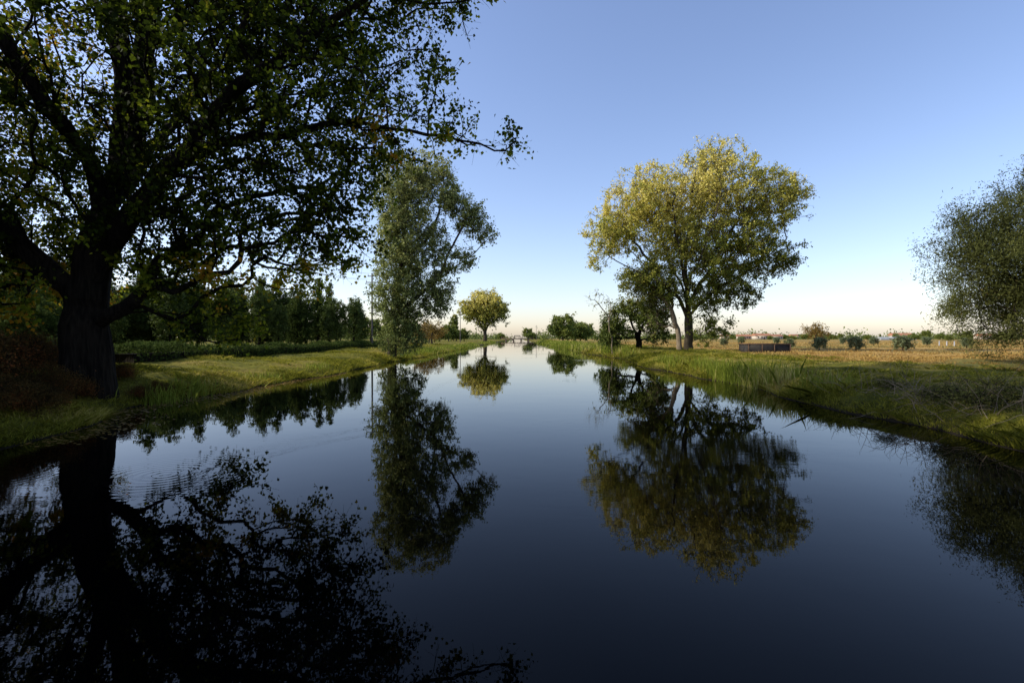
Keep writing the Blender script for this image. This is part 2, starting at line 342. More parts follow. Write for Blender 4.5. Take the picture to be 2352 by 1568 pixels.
blobs=[(9.5,D,11.4,3.1,4.4,2.7),(14.4,D,12.5,3.2,4.8,3.4),(18.6,D,11.6,2.7,4,2.7),(7.2,D,9.5,2.1,3.2,1.9,1.2),(12.5,D,8.6,3.6,4.5,2.5,.9),
 (17,D,8.4,3.4,4,2.4,.95),(19.5,D,7.2,1.8,2,1.2,1.2),(15.9,D-.5,5.2,2.6,2.2,1.5,1.6),(9.8,D-.5,6.2,2.4,2.5,1.3,1.4),(6.1,D,7.6,1.0,1.2,1.2),(21.0,D,12.4,1.0,1.5,1.3),
 (14.7,D,15.1,1.8,2.5,1.0,1.2),(14.2,D-.8,2.6,1.5,1.0,1.6,1.7),(11.8,D-.5,5.0,1.8,1.6,1.2,1.4),(18.0,D,13.8,1.3,1.4,.9),(10.2,D,13.7,1.4,1.5,.9),(14,D-1.3,6.4,2.2,2,1.4,1.2),(13.6,D-1.4,4.4,1.7,1.0,1.0,1.5)]
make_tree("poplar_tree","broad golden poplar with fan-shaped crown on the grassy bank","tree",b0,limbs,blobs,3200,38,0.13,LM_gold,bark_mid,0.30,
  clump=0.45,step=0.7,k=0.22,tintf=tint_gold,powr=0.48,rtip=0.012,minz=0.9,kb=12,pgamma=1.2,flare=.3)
b1=(12.35,D+.2,float(gz(12.35,D+.2)))
make_tree("poplar_tree","pale leaning poplar with peeling trunk and thin foliage","tree",b1,[[b1,(12.25,D+.2,1.7),(11.9,D+.2,3.0),(11.3,D+.4,4.4),(10.2,D+.6,5.6),(8.6,D+.8,6.8)],[(11.9,D+.2,3.0),(11.7,D+.8,5),(11.4,D+1.2,7)]],
  [(9.8,D+1.0,5.8,1.8,1.6,1.2),(11.1,D+1.5,4.8,1.3,1.3,1.4),(10.8,D+1.3,2.8,.8,.8,1.2,1.0)],240,34,0.13,LM_green,bark_pale,0.19,clump=0.5,tintf=lambda C:0.60+0.1*vnoise(C,.8,3),rtip=0.012,powr=.5,flare=.2,minz=.9,pgamma=1.2)
D=42.0
b0=(9.8,D,float(gz(9.8,D)))
make_tree("broadleaf_tree","short dark leafy tree with stout trunk behind the bank","tree",b0,[[b0,(9.8,D,1.5),(9.3,D,2.7),(8.8,D,4.2)],[(9.8,D,1.5),(10.6,D,2.9),(11.2,D,4.4)]],
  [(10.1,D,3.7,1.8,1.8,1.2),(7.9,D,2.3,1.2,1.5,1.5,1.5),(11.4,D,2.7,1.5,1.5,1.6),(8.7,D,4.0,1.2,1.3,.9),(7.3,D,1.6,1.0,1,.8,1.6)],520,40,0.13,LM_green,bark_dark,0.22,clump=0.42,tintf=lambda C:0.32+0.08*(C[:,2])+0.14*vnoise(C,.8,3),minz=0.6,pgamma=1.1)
b0=(7.6,D-1,float(gz(7.6,D-1)))
make_tree("bare_tree","nearly leafless tree with pale dead branches","tree",b0,[[b0,(7.5,D-1,1.6),(7.1,D-1,3.4),(6.1,D-1,4.6)],[(7.5,D-1,2.4),(7.4,D-1,3.8),(7.0,D-1,5.0)]],
  [(6.3,D-1,4.5,1.0,0.6,.9),(7.2,D-1,3.6,.8,0.6,1.0)],26,2,0.14,LM_gold,bark_pale,0.06,clump=0.5,rtip=0.012,ntw=3)

# ------------------------------------------------------------------ tall poplar on left bank
D=35.0
b0=(-8.7,D,float(gz(-8.7,D)))
limbs=[[b0,(-8.5,D,3),(-8.1,D,6),(-7.8,D,9),(-7.3,D,12),(-6.8,D,14)],
 [(-8.5,D,2.4),(-7.3,D,4.0),(-5.9,D,5.1),(-4.3,D,6.4),(-2.9,D,7.4),(-1.7,D,8.7)],
 [(-6.0,D,5.0),(-4.9,D-.3,6.8),(-4.0,D-.3,8.6),(-3.4,D,10.2)],
 [(-8.2,D,5.6),(-6.6,D+.4,8),(-5.4,D+.4,10.6),(-4.9,D,13)]]
blobs=[(-8.0,D,11,1.9,1.8,3.3,1.1),(-7.9,D,7.4,1.9,2,2.8,1.1),(-8.1,D,4.0,2.0,1.9,2.4,1.2),(-7.9,D-.5,1.6,1.5,1.3,1.3,1.6),(-6.4,D,12.4,1.6,1.6,2.0),(-4.8,D,12.0,0.9,1.1,1.9,1.2),
 (-3.4,D,9.8,1.25,1.0,1.4,2.2),(-2.2,D,8.6,0.9,.8,0.9,1.2),(-5.7,D,4.6,1.5,1.5,1.6,1.3),(-5.9,D,8.5,1.2,1.4,2.0,1.1),(-3.9,D,7.0,1.2,1,1.0,1.1),(-4.6,D,10.8,.9,1,1.2,1.2),(-5.0,D,6.4,1,1,1.2,1.3)]
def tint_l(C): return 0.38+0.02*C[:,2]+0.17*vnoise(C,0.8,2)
make_tree("poplar_tree","tall slender green poplar with an arching side limb over water","tree",b0,limbs,blobs,2200,36,0.122,LM_silver,bark_mid,0.28,
  clump=0.42,step=0.6,k=0.25,tintf=tint_l,rtip=0.010,minz=0.15,pgamma=1.2,flare=.25)

# ------------------------------------------------------------------ far round golden tree
D=150.0
b0=(-9.7,D,float(gz(-9.7,D)))
make_tree("poplar_tree","round golden tree standing alone on the canal bank","tree",b0,[[b0,(-9.7,D,3),(-9.7,D,6),(-9.5,D,10)],[(-9.7,D,3.5),(-12,D,7),(-14,D,10)],[(-9.7,D,3.5),(-7,D,7),(-5,D,10.5)]],
  [(-9.6,D,11.5,5.3,5.5,4.0),(-13.6,D,9.6,3.6,4,3.2),(-5.8,D,9.6,3.6,4,3.4),(-9.5,D,7,4.0,4,2.4)],800,22,0.42,LM_gold,bark_mid,0.5,clump=1.0,step=1.5,
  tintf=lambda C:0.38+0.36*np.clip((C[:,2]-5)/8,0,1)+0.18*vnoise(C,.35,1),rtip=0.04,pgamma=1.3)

# ------------------------------------------------------------------ willow on right
D=18.0
b0=(19.3,D,float(gz(19.3,D)))
limbs=[[b0,(19.2,D,1.6),(18.9,D,3.5),(18.6,D,6)],[(19.2,D,1.4),(17.8,D,2.8),(16.6,D,4.3),(15.4,D,5.5)],[(19.2,D,1.4),(20.5,D,3.2),(21.5,D,5.5)],[(19.2,D,1.2),(17.5,D-.8,1.8),(16.4,D-1,2.3)]]
blobs=[(19.0,D,4.6,3.4,3.2,2.5),(16.4,D,4.3,1.6,1.8,1.6,1.2),(17.2,D,2.5,1.9,2,1.6,1.3),(18.7,D,6.5,1.6,1.8,1.4,1.1),(20.5,D,2.6,2.5,2.4,1.7),(16.2,D,5.6,1.1,1.3,0.7,1.2),(15.6,D,3.0,.9,1,.7,1.0)]
make_tree("willow_tree","bushy willow with fine narrow leaves beside the field","tree",b0,limbs,blobs,1500,95,0.105,LM_willow,bark_dark,0.2,clump=0.58,step=0.4,k=0.2,
  aspect=0.27,droop=0.15,tintf=lambda C:0.36+0.24*vnoise(C,.6,6),rtip=0.004,minz=0.85,pgamma=1.1)

# ------------------------------------------------------------------ variants
def variant(name,label,cat,blobs,limbs,N,per,leaf,lm,bm,rt,clump,tf,**kw):
    return make_tree(name,label,cat,(0,0,0),limbs,blobs,N,per,leaf,lm,bm,rt,clump=clump,tintf=tf,**kw)
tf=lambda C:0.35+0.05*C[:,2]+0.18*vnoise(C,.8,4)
g1="dark trees behind the garden hedge"
vA=variant("garden_tree","upright dense green garden tree behind the hedge","tree",[(0,0,2.4,1.4,1.4,2.1),(0.35,0.2,4.2,.85,.9,1.6),(-.45,-.2,4.0,.7,.9,1.5),(0,0,5.4,.45,.45,1.1)],[[(0,0,0),(0,0,1.5),(0.1,0,5)]],460,42,0.13,LM_dark,bark_dark,0.14,0.33,tf,group=g1,minz=0.3,pgamma=1.4)
vA.location=(-19.2,45,0.6); vA.scale=(.85,.85,.85)
vE=variant("garden_tree","loose grey green garden tree behind the hedge","tree",[(0,0,2.6,1.3,1.3,2.0),(0.5,0.2,4.0,.9,.9,1.3),(-.5,-.2,4.4,.6,.8,1.2)],[[(0,0,0),(0,0,1.3),(0.1,0,4)]],320,32,0.12,LM_green,bark_dark,0.12,0.36,lambda C:0.3+0.2*vnoise(C,.8,4),group=g1,minz=0.4,pgamma=1.2)
vE.location=(-16.4,46,0.6); vE.scale=(.8,.8,.85)
vB=variant("cypress_tree","narrow columnar dark tree behind the hedge","tree",[(0,0,2.6,0.8,0.8,2.3),(0,0,4.6,0.55,0.55,1.9)],[[(0,0,0),(0,0,1.5),(0,0,6)]],260,42,0.13,LM_dark,bark_dark,0.12,0.24,tf,group=g1,minz=0.3)
vB.location=(-18.6,50,0.6)
vC=variant("round_tree","low spreading dark broadleaf tree","tree",[(0,0,3.2,2.8,2.6,2.1),(1.6,.2,3.0,1.6,1.6,1.4),(-1.5,.2,4.2,1.6,1.6,1.3),(0,0,1.6,2.2,2,1.2)],[[(0,0,0),(0,0,1.4),(0.2,0,3)],[(0,0,1.4),(1.2,0,3)],[(0,0,1.4),(-1.2,0,3.4)]],560,45,0.17,LM_dark,bark_dark,0.2,0.45,tf,group=g1,minz=0.3)
vC.location=(-28.5,42,0.6)
rz=lambda: float(rng.uniform(0,6.28))
for (px,py,s,h) in [(-21.8,46,.9,1.1),(-23.6,47,.85,1.25),(-25.2,46,.95,.95),(-27,48,1.0,1.1),(-23.2,53,1.0,1.0),(-29.6,47,1.0,1.15),(-32,44,1.1,1.1),(-19.5,62,.9,1.0),(-35,41,1.15,1.2)]:
    copy_thing(vA,(px,py,0.6),rz(),(s,s,s*h))
for (px,py,s) in [(-19.3,41,.6),(-22.4,38,.7),(-25.3,37,.9),(-18,56,.9),(-27.5,34,.8),(-20.8,41,.85),(-24,42,.85)]:
    copy_thing(vE,(px,py,0.6),rz(),(s,s,s*1.1))
for (px,py,s) in [(-20.4,52,1.1),(-26.2,52,1.1),(-35,50,1.2)]:
    copy_thing(vB,(px,py,0.6),rz(),(s*1.0,s*1.0,s))
for (px,py,s) in [(-30,39,.9),(-33,35,1.0),(-38,40,1.2),(-44,46,1.3),(-31,30,.85),(-37,28,1.0),(-43,33,1.2),(-52,42,1.4),(-58,50,1.5),(-28,29,.6)]:
    copy_thing(vC,(px,py,0.6),rz(),(s,s,s))
for (px,py,s,h) in [(-18.5,9,1.7,2.0),(-21,14,1.2,1.3),(-17.0,3,1.7,2.0),(-15.5,-3,1.6,1.8)]:  # extra trees added outside the view to shade the trunk and near bank
    copy_thing(vC,(px,py,0.6),rz(),(s,s,h))

g2="trees scattered along the horizon"
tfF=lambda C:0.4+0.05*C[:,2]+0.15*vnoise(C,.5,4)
fA=variant("distant_tree","rounded green tree on the flat plain","tree",[(0,0,4.0,3.2,3.2,2.8),(1.5,0,5.4,1.8,1.8,1.6),(-2,0,3.4,2.0,2,2.0)],[[(0,0,0),(0,0,2),(0,0,4)]],150,26,0.45,LM_green,bark_mid,0.22,0.8,tfF,group=g2,step=1.2,rtip=.03,twigs=False,minz=.4)
fA.location=(11.2,128,0.6)
fB=variant("distant_tree","low wide tree on the flat plain","tree",[(0,0,2.8,4,3,2.2),(3,0,2.4,2.2,2,1.7),(-3,0,2.6,2.2,2,1.6)],[[(0,0,0),(0,0,1.6),(0,0,3)]],170,26,0.45,LM_green,bark_mid,0.22,0.8,tfF,group=g2,step=1.2,rtip=.03,twigs=False,minz=.3)
fB.location=(14.6,134,0.6)
fC=variant("distant_tree","rust coloured autumn tree on the flat plain","tree",[(0,0,2.6,2.4,2.2,1.7),(1.4,0,2.2,1.4,1.4,1.2)],[[(0,0,0),(0,0,1.6),(0,0,3)]],130,16,0.22,LM_rust,bark_mid,0.14,0.6,lambda C:0.3+0.15*vnoise(C,.9,4),group=g2,step=1.0,rtip=.02,twigs=False,minz=.4,pgamma=1.1)
fC.location=(-14.8,88,0.6)
fD=variant("distant_tree","tall narrow tree on the flat plain","tree",[(0,0,5,1.6,1.6,3.6),(0.5,0,8,1.1,1.1,2.2)],[[(0,0,0),(0,0,3),(0,0,8)]],120,26,0.45,LM_green,bark_mid,0.2,0.6,tf,group=g2,step=1.2,rtip=.03,twigs=False,minz=.8)
fD.location=(-24,190,0.6)
P=lambda px,d:(px-1190)/1176*d
for px,d,v,s in [(1345,200,fA,1.0),(1322,140,fA,.8),(1212,330,fA,1.1),(1222,320,fB,.9),(1150,380,fB,1.0),(1010,150,fB,.7),(1030,160,fA,.75),(1048,165,fB,.75),(1066,170,fA,.6),(998,120,fC,.9),(985,110,fC,.8),
  (1360,300,fD,.7),(1385,310,fD,.6),(1330,340,fB,.8),(1545,400,fB,.9),(1590,360,fB,.7),(1635,260,fA,.7),(1680,430,fB,.8),(1735,440,fD,.5),(1905,400,fB,.8),(1925,350,fA,.6),(1985,430,fB,.8),(2015,400,fD,.45),(2050,330,fA,.6),
  (2088,360,fB,.8),(2118,330,fA,.9),(2150,400,fB,1.0),(2210,360,fA,.9),(2290,380,fB,1.1),(2350,360,fA,1.0),(1800,450,fB,.8),(1845,460,fB,.9),(1765,300,fB,.5),(1815,260,fB,.45),(2085,210,fB,.45),(2170,190,fB,.45),(1960,240,fB,.4),(1700,250,fB,.4),(940,170,fA,1.0),(890,160,fB,1.1),(850,150,fA,1.0),(820,180,fB,1.1),(780,150,fA,.8),(730,160,fB,1.1),(680,150,fA,1.0),(600,140,fB,1.1),(540,150,fA,1.1),(460,140,fB,1.2),(380,140,fA,1.2),(300,130,fB,1.2),(200,130,fA,1.2),(100,120,fA,1.2),(20,120,fB,1.2)]:
    copy_thing(v,(P(px,d),d,0.6),rz(),(s,s,s))
copy_thing(fC,(P(1868,85),85,0.6),0.4,(.85,.85,.85),"single rust tinged tree on the dry field")
copy_thing(fC,(P(968,75),75,0.6),1.4,(.6,.6,.75),"small orange autumn tree behind the bank")
g3="young olive bushes planted in the dry field"
ol=variant("olive_bush","small grey green olive bush on dry field","bush",[(0,0,0.6,.5,.5,.36),(0.2,0,.8,.35,.35,.25)],[[(0,0,0),(0,0,.25),(0,0,.6)]],90,26,0.08,LM_olive,bark_mid,0.04,0.16,lambda C:0.4+0.2*vnoise(C,2,4),group=g3,step=.3,rtip=.005)
ol.location=(P(1877,38),38,.58); 
for px,d,s in [(1960,37,1.05),(2066,34,1.1),(1810,46,.9),(2000,65,1.1),(2120,62,1.1),(1930,75,1.1),(1780,80,1.1),(1700,85,1.1),(1660,60,.9),(2210,48,1.0)]:
    copy_thing(ol,(P(px,d),d,.58),rz(),(s,s,s))

C=[]
for k in range(700):
    ang=rng.uniform(-0.85,0.85); d=rng.uniform(450,800); x=d*math.tan(ang)
    if abs(x)<16: continue
    h=rng.uniform(2.5,8); w=rng.uniform(5,14)
    q=rng.normal(size=(60,3))*0.45; C.append(np.array([x,d,h*0.5])+q*np.array([w,4,h*0.8]))
C=np.concatenate(C); C[:,2]=np.maximum(C[:,2],0.7)
v,f=leaf_geo(C,1.8,0.9,0.0)
obj("distant_woodland",mk_mesh("distant_woodland",v,f,LM_silver,tint=np.clip(0.25+rng.normal(size=len(C))*.15,0,1)),kind="stuff",label="low belt of far trees on the plain",category="woodland")

# ------------------------------------------------------------------ hedges, shrubs
def hedge(name,label,x0,y0,x1,y1,w,h,N):
    t=rng.uniform(0,1,N); s=rng.uniform(-1,1,N); z=rng.uniform(0,1,N)
    edge=rng.uniform(0,1,N)<0.5; z=np.where(edge,rng.uniform(.9,1.02,N),z); s=np.where(~edge,np.sign(s)*rng.uniform(.85,1.05,N),s)
    dx,dy=x1-x0,y1-y0; l=math.hypot(dx,dy); nx_,ny_=-dy/l,dx/l
    hh=h*(1+0.16*np.sin(t*l*1.1)+0.10*np.sin(t*l*2.7+1)+.06*np.sin(t*l*6.1))
    x=x0+dx*t+nx_*s*w/2; y=y0+dy*t+ny_*s*w/2
    C=np.stack([x,y,gz(x,y)+z*hh],1)+rng.normal(size=(N,3))*0.05
    v,f=leaf_geo(C,0.09,0.7,-0.2)
    base=np.array([x0,y0,0.6])
    e=obj(name,None,tuple(base),label=label,category="hedge")
    obj("foliage",mk_mesh(name,v-base,f,LM_dark,tint=np.clip(0.4+0.2*vnoise(C,.8,2)+rng.normal(size=N)*.15,0,1)),parent=e)
    K=40; tt=np.linspace(0,1,K); V=[];
    for q in tt:
        cx,cy=x0+dx*q,y0+dy*q; 
        for (a_,b_) in ((-.42,-.1),(.42,-.1),(.38,.72),(-.38,.72)): V.append((cx+nx_*a_*w-base[0],cy+ny_*a_*w-base[1],b_*h))
    F=[[4*i+j,4*i+(j+1)%4,4*i+4+(j+1)%4,4*i+4+j] for i in range(K-1) for j in range(4)]+[[0,1,2,3],[4*K-1,4*K-2,4*K-3,4*K-4]]
    obj("branches",mk_mesh(name+"_core",V,F,bark_dark),parent=e)
hedge("hedge","long low clipped dark hedge bordering the grass bank",-13.6,17.5,-15.0,62,0.9,0.5,34000)
hedge("hedge","low clipped hedge crossing the garden",-30,24.5,-16.2,24.5,0.9,0.6,20000)
bs="brushy weeds along the near bank"
sh=variant("wild_shrub","tangled reddish brown wild shrub on the bank","bush",[(0,0,0.45,0.8,0.7,0.45),(0.4,0.1,.65,.5,.5,.4)],[[(0,0,0),(0,0,.2),(0,0,.5)]],180,34,0.055,LM_brush,bark_dark,0.02,0.24,lambda C:0.45+0.3*vnoise(C,2,4),group=bs,step=.2,rtip=.003,aspect=.4,pgamma=1.3)
sh.location=(-9.6,8.6,float(gz(-9.6,8.6)))
pts_=[(-11,9.5,1.2),(-12.2,10.3,1.2),(-8.8,7.9,.8),(-10.3,7.8,1.1),(-13.3,11.8,1.3),(-8.7,9.4,.6),(-8.3,7.0,.7),(-9.0,6.9,.9),(-11.6,8.5,1.2),(-12.8,9.2,1.2),(-14.2,10.8,1.3),(-10.9,11.0,1.1),(-11.9,12.0,1.1),(-10.4,9.9,.9),(-13.4,13.2,1.2),(-14.6,12.4,1.3),(-7.9,8.3,.6),(-15.4,14.2,1.4),(-12.4,13.6,1.0),(-7.6,6.6,.7),(-8.9,10.2,.5),(-8.6,11.6,.4),(-8.2,8.7,.5),(-8.0,7.5,.6),(-9.4,9.9,.6),(-8.5,8.3,.6),(-8.7,12.4,.35),(-9.6,12.2,.5)]
for (x,y,s) in pts_:
    copy_thing(sh,(x,y,float(gz(x,y))),rz(),(s,s,s*.85))
shR=variant("wild_shrub","low olive brown scrub at the water's edge","bush",[(0,0,0.25,0.8,0.7,0.25),(0.4,0.1,.3,.5,.5,.25)],[[(0,0,0),(0,0,.15),(0,0,.3)]],150,16,0.05,LM_willow,bark_dark,0.012,0.22,lambda C:0.3+0.3*vnoise(C,2,4),group=bs,step=.2,rtip=.0025,aspect=.3,pgamma=1.0)
shR.location=(7.5,8.4,float(gz(7.5,8.4)))
for (x,y,s) in [(7.6,9.3,.55),(7.7,10.6,.5),(17.8,16.6,1.0),(18.8,16.2,1.2),(16.9,17.0,.8)]:
    copy_thing(shR,(x,y,float(gz(x,y))),rz(),(s,s,s))

# ------------------------------------------------------------------ grass
def blades(X,Y,H,W,lean=0.35,z=None):
    n=len(X); Zb=gz(X,Y)-0.02 if z is None else z
    B=np.stack([X,Y,Zb],1); a=rng.uniform(0,6.28,n); s=np.stack([np.cos(a),np.sin(a),np.zeros(n)],1)*(W/2)[:,None]
    b=rng.uniform(0,6.28,n); l=np.abs(rng.normal(size=n))*lean
    dv=np.stack([np.cos(b)*l,np.sin(b)*l,np.ones(n)],1)*H[:,None]
    mid=B+dv*0.5+0; tip=B+dv*np.array([1.5,1.5,0.92])
    V=np.stack([B-s,B+s,mid+s*.75,tip,mid-s*.75],1).reshape(-1,3)
    F4=np.arange(n*5).reshape(-1,5)
    return V,F4
def gtint(X,Y,b=0.45):
    Q=np.stack([X,Y,0*X],1); return np.clip(b+0.30*vnoise(Q,0.7,8)+0.22*vnoise(Q,2.5,4)+rng.normal(size=len(X))*.17,0,1)
def scatter(n,d0,d1,side,w):
    y=d0*(d1/d0)**rng.uniform(0,1,n); e=w*rng.uniform(0,1,n)**1.3
    x=xl(y)-e if side<0 else xr(y)+e
    return x,y,e
Xs=[];Ys=[];Hs=[];Ws=[]
for side,n_,w in ((-1,130000,7),(1,130000,8)):
    x,y,e=scatter(n_,6,75,side,w)
    Q=np.stack([x,y,0*x],1)
    h=(0.03+0.13*np.clip(vnoise(Q,1.2,2)+.7*vnoise(Q,3.5,5),0,1)+0.10*np.exp(-e/0.5)*np.clip(1+vnoise(Q,1.5,6),.2,2))*rng.uniform(.5,1.4,n_)
    Xs.append(x);Ys.append(y);Hs.append(h);Ws.append(0.008+0.0007*y)
Xc,Yc,Hc,Wc=map(np.concatenate,(Xs,Ys,Hs,Ws))
V,F5=blades(Xc,Yc,Hc,Wc,lean=.8); 
obj("bank_grass",mk_mesh("bank_grass",V,F5,GM,tint=gtint(Xc,Yc)),kind="stuff",label="rough green grass on both canal banks",category="grass")
# reeds
Xs=[];Ys=[];Hs=[];Ws=[]
def clumps(lst):
    for (x,y,rx,ry,n_,h) in lst:
        Xs.append(x+rng.normal(size=n_)*rx);Ys.append(y+rng.normal(size=n_)*ry);Hs.append(h*rng.uniform(.4,1.15,n_));Ws.append(np.full(n_,0.012+0.0006*y))
clumps([(7.4,16.5,.25,.8,700,.66),(7.6,15,.25,.4,340,.62),(7.3,18.3,.2,.6,400,.62),(7.5,21,.2,.6,240,.45),(7.2,24.5,.2,.8,240,.45),(-8.4,13.2,.25,.3,150,.45),(-8.3,11.8,.25,.3,160,.5),(-8.4,17,.2,.6,100,.3),(-8.3,21,.2,.6,100,.3),(7.4,12.5,.25,.4,160,.4),(8.1,43,.35,2.5,900,.7),(8.0,50,.35,3,900,.7),(-8.4,40,.3,3,300,.4)])
for k in range(60):
    y=55*(180/55)**rng.uniform(); clumps([(float(xr(y))+.6,y,.6,y*.02,140,.8)]); 
    y=45*(180/45)**rng.uniform(); clumps([(float(xl(y))-.5,y,.5,y*.02,70,.45)])
Xc,Yc,Hc,Wc=map(np.concatenate,(Xs,Ys,Hs,Ws))
V,F5=blades(Xc,Yc,Hc,Wc,lean=.22)
obj("reeds",mk_mesh("reeds",V,F5,RM,tint=gtint(Xc,Yc,.5)),kind="stuff",label="green reeds along the water's edge",category="reeds")
n_=80000; y=13*(130/13)**rng.uniform(0,1,n_); x=13.3+rng.uniform(0,1,n_)**1.2*y*1.0
h=rng.uniform(.05,.2,n_)*(0.6+0.6*np.clip(vnoise(np.stack([x,y,0*x],1),.8,7),-.5,1)); V,F5=blades(x,y,h,0.012+0.0011*y,lean=.6)
obj("dry_field_grass",mk_mesh("dry_field_grass",V,F5,DG,tint=gtint(x,y,.4)),kind="stuff",label="short dry straw coloured grass on the field",category="grass")
# dry twigs
Vl=[];Fl=[];off=0
for (cx,cy,n_,ln,spread) in [(7.3,9.6,34,.8,.5),(7.4,11.5,24,.7,.5),(7.5,8.2,30,.9,.5),(7.8,10.3,24,.7,.6),(7.9,13.3,12,.6,.5),(8.0,8.8,24,.8,.6)]:
    for k in range(n_):
        a=rng.uniform(0,6.28); px_,py_=cx+rng.normal()*spread*.4,cy+rng.normal()*spread*.8; p=np.array([px_,py_,float(gz(px_,py_))]); d=np.array([math.cos(a)*.8,math.sin(a)*.8,rng.uniform(.2,1.1)]); d/=np.linalg.norm(d)
        Pn=[p]; 
        for s in range(5):
            d=d+rng.normal(size=3)*.25+np.array([0,0,-.08]); d/=np.linalg.norm(d); Pn.append(Pn[-1]+d*ln/5)
        v,f=tubes(np.array(Pn),np.arange(-1,5),np.linspace(.006,.002,6),ks=4,rbig=9); Vl.append(v);Fl.append(f+off);off+=len(v)
obj("dry_twigs",mk_mesh("dry_twigs",np.concatenate(Vl),np.concatenate(Fl),bark_pale),kind="stuff",label="tangle of bare dry twigs hanging over the water",category="dry twigs")
# floating leaves
n_=1500; y=rng.uniform(7,22,n_); x=xl(y)+np.abs(rng.normal(size=n_))*0.40*np.clip((22-y)/8,.3,1.2)+.05
C=np.stack([x,y,np.full(n_,.006)],1); a=rng.uniform(0,6.28,n_); s=rng.uniform(.015,.045,n_)[:,None]
u=np.stack([np.cos(a),np.sin(a),0*a],1)*s; w=np.stack([-np.sin(a),np.cos(a),0*a],1)*s*.7
V=np.stack([C-u,C+w,C+u,C-w],1).reshape(-1,3)
obj("floating_leaves",mk_mesh("floating_leaves",V,np.arange(4*n_).reshape(-1,4),LM_rust,tint=rng.uniform(0,1,n_)),kind="stuff",label="fallen leaves and debris floating by the bank",category="leaves")

# ------------------------------------------------------------------ utility poles
wood=simple_mat("weathered_pole",(0.07,0.06,0.05),(0.16,0.14,0.12),scale=6,stretch=(1,1,.2))
steel=simple_mat("dark_steel",(0.04,0.04,0.04),(0.09,0.08,0.08),scale=6,rough=.8)
ceram=simple_mat("ceramic",(0.3,0.3,0.3),(0.45,0.45,0.45),rough=.3,bump=0)
def cyl(r0,r1,z0,z1,k=10,cx=0,cy=0):
    th=np.arange(k)/k*6.2832
    V=np.concatenate([np.stack([cx+r0*np.cos(th),cy+r0*np.sin(th),np.full(k,z0)],1),np.stack([cx+r1*np.cos(th),cy+r1*np.sin(th),np.full(k,z1)],1)])
    F=[[i,(i+1)%k,(i+1)%k+k,i+k] for i in range(k)]
    for i in range(1,k-2,2): F.append([k,k+i,k+i+1,k+i+2])
    return V,np.array(F)
gp="utility poles carrying wires"
pole=obj("utility_pole",None,(-14.3,50,.6),label="tall dark utility pole with two crossarms and wires",category="utility pole",group=gp)
V,F=cyl(.10,.07,-.3,7.3); obj("post",mk_mesh("post",V,F,wood,smooth=True),parent=pole)
for z,hw in ((6.95,.42),(6.35,.6)):
    V,F=boxes([(-hw,hw,-.04,.04,z,z+.07)]); obj("crossarm",mk_mesh("crossarm",V,F,steel),parent=pole)
for x,z in ((-.38,7.02),(.38,7.02),(-.55,6.42),(.55,6.42)):
    V,F=cyl(.04,.025,z,z+.18,8,cx=x); obj("insulator",mk_mesh("insulator",V,F,ceram),parent=pole)
copy_thing(pole,(P(1057,120),120,.6),0,(1,1,1),"slim distant utility pole beside the canal")
copy_thing(pole,(P(1105,200),200,.6),0,(1,1,1),"slim distant utility pole beside the canal")
copy_thing(pole,(P(1232,250),250,.6),0,(1,1,1),"slim distant utility pole beside the canal")
copy_thing(pole,(-25,21,.6),.4,(1,1,1))
def cable(a,b,sag):
    a=np.array(a);b=np.array(b); t=np.linspace(0,1,20)[:,None]; Q=a+(b-a)*t; Q[:,2]-=(4*sag*t*(1-t))[:,0]
    v,f=tubes(Q,np.arange(-1,19),np.full(20,.007),ks=4,rbig=9); c=(a+b)/2
    obj("power_cable",mk_mesh("power_cable",v-c,f,steel),tuple(c),label="thin dark power cable strung between poles",category="cable",group="power cables")
for x,z in ((-.38,7.8),(.38,7.8),(-.55,7.2),(.55,7.2)): cable((-14.3+x,50,z),(-25+x,21,z),.5)
for x,z in ((-.38,7.8),(.38,7.8)): cable((-14.3+x,50,z),(P(1057,120)+x,120,z),.9)

# ------------------------------------------------------------------ steel tank
rust=simple_mat("rusty_steel",(0.08,0.045,0.03),(0.17,0.11,0.07),scale=5)
dk=simple_mat("dark_tank_panel",(0.02,0.02,0.022),(0.06,0.052,0.045),scale=3,rough=.8)
tk=obj("water_tank",None,(16.0,33.5,.55),label="low dark steel water tank with rusty rim at field edge",category="tank")
tk.scale=(.88,.7,.92)
V,F=boxes([(-1.5,1.5,-1,-.95,-.1,.62),(-1.5,-1.45,-.95,1,-.1,.62),(1.45,1.5,-.95,1,-.1,.62),(-1.45,1.45,.95,1,-.1,.62)]); obj("wall",mk_mesh("tank_wall",V,F,dk),parent=tk)
V,F=boxes([(-1.56,1.56,-1.06,-.94,.62,.68),(-1.56,1.56,.94,1.06,.62,.68),(-1.56,-1.44,-.94,.94,.62,.68),(1.44,1.56,-.94,.94,.62,.68)]); obj("rim",mk_mesh("tank_rim",V,F,rust),parent=tk)
for x in (-1.53,-.55,.33,1.47):
    V,F=boxes([(x,x+.07,-1.07,-1.002,-.1,.619)]); obj("post",mk_mesh("tank_post",V,F,rust),parent=tk)
V,F=boxes([(-1.449,1.449,-.949,.949,-.05,.3)]); obj("water_inside",mk_mesh("tank_water",V,F,dk),parent=tk)

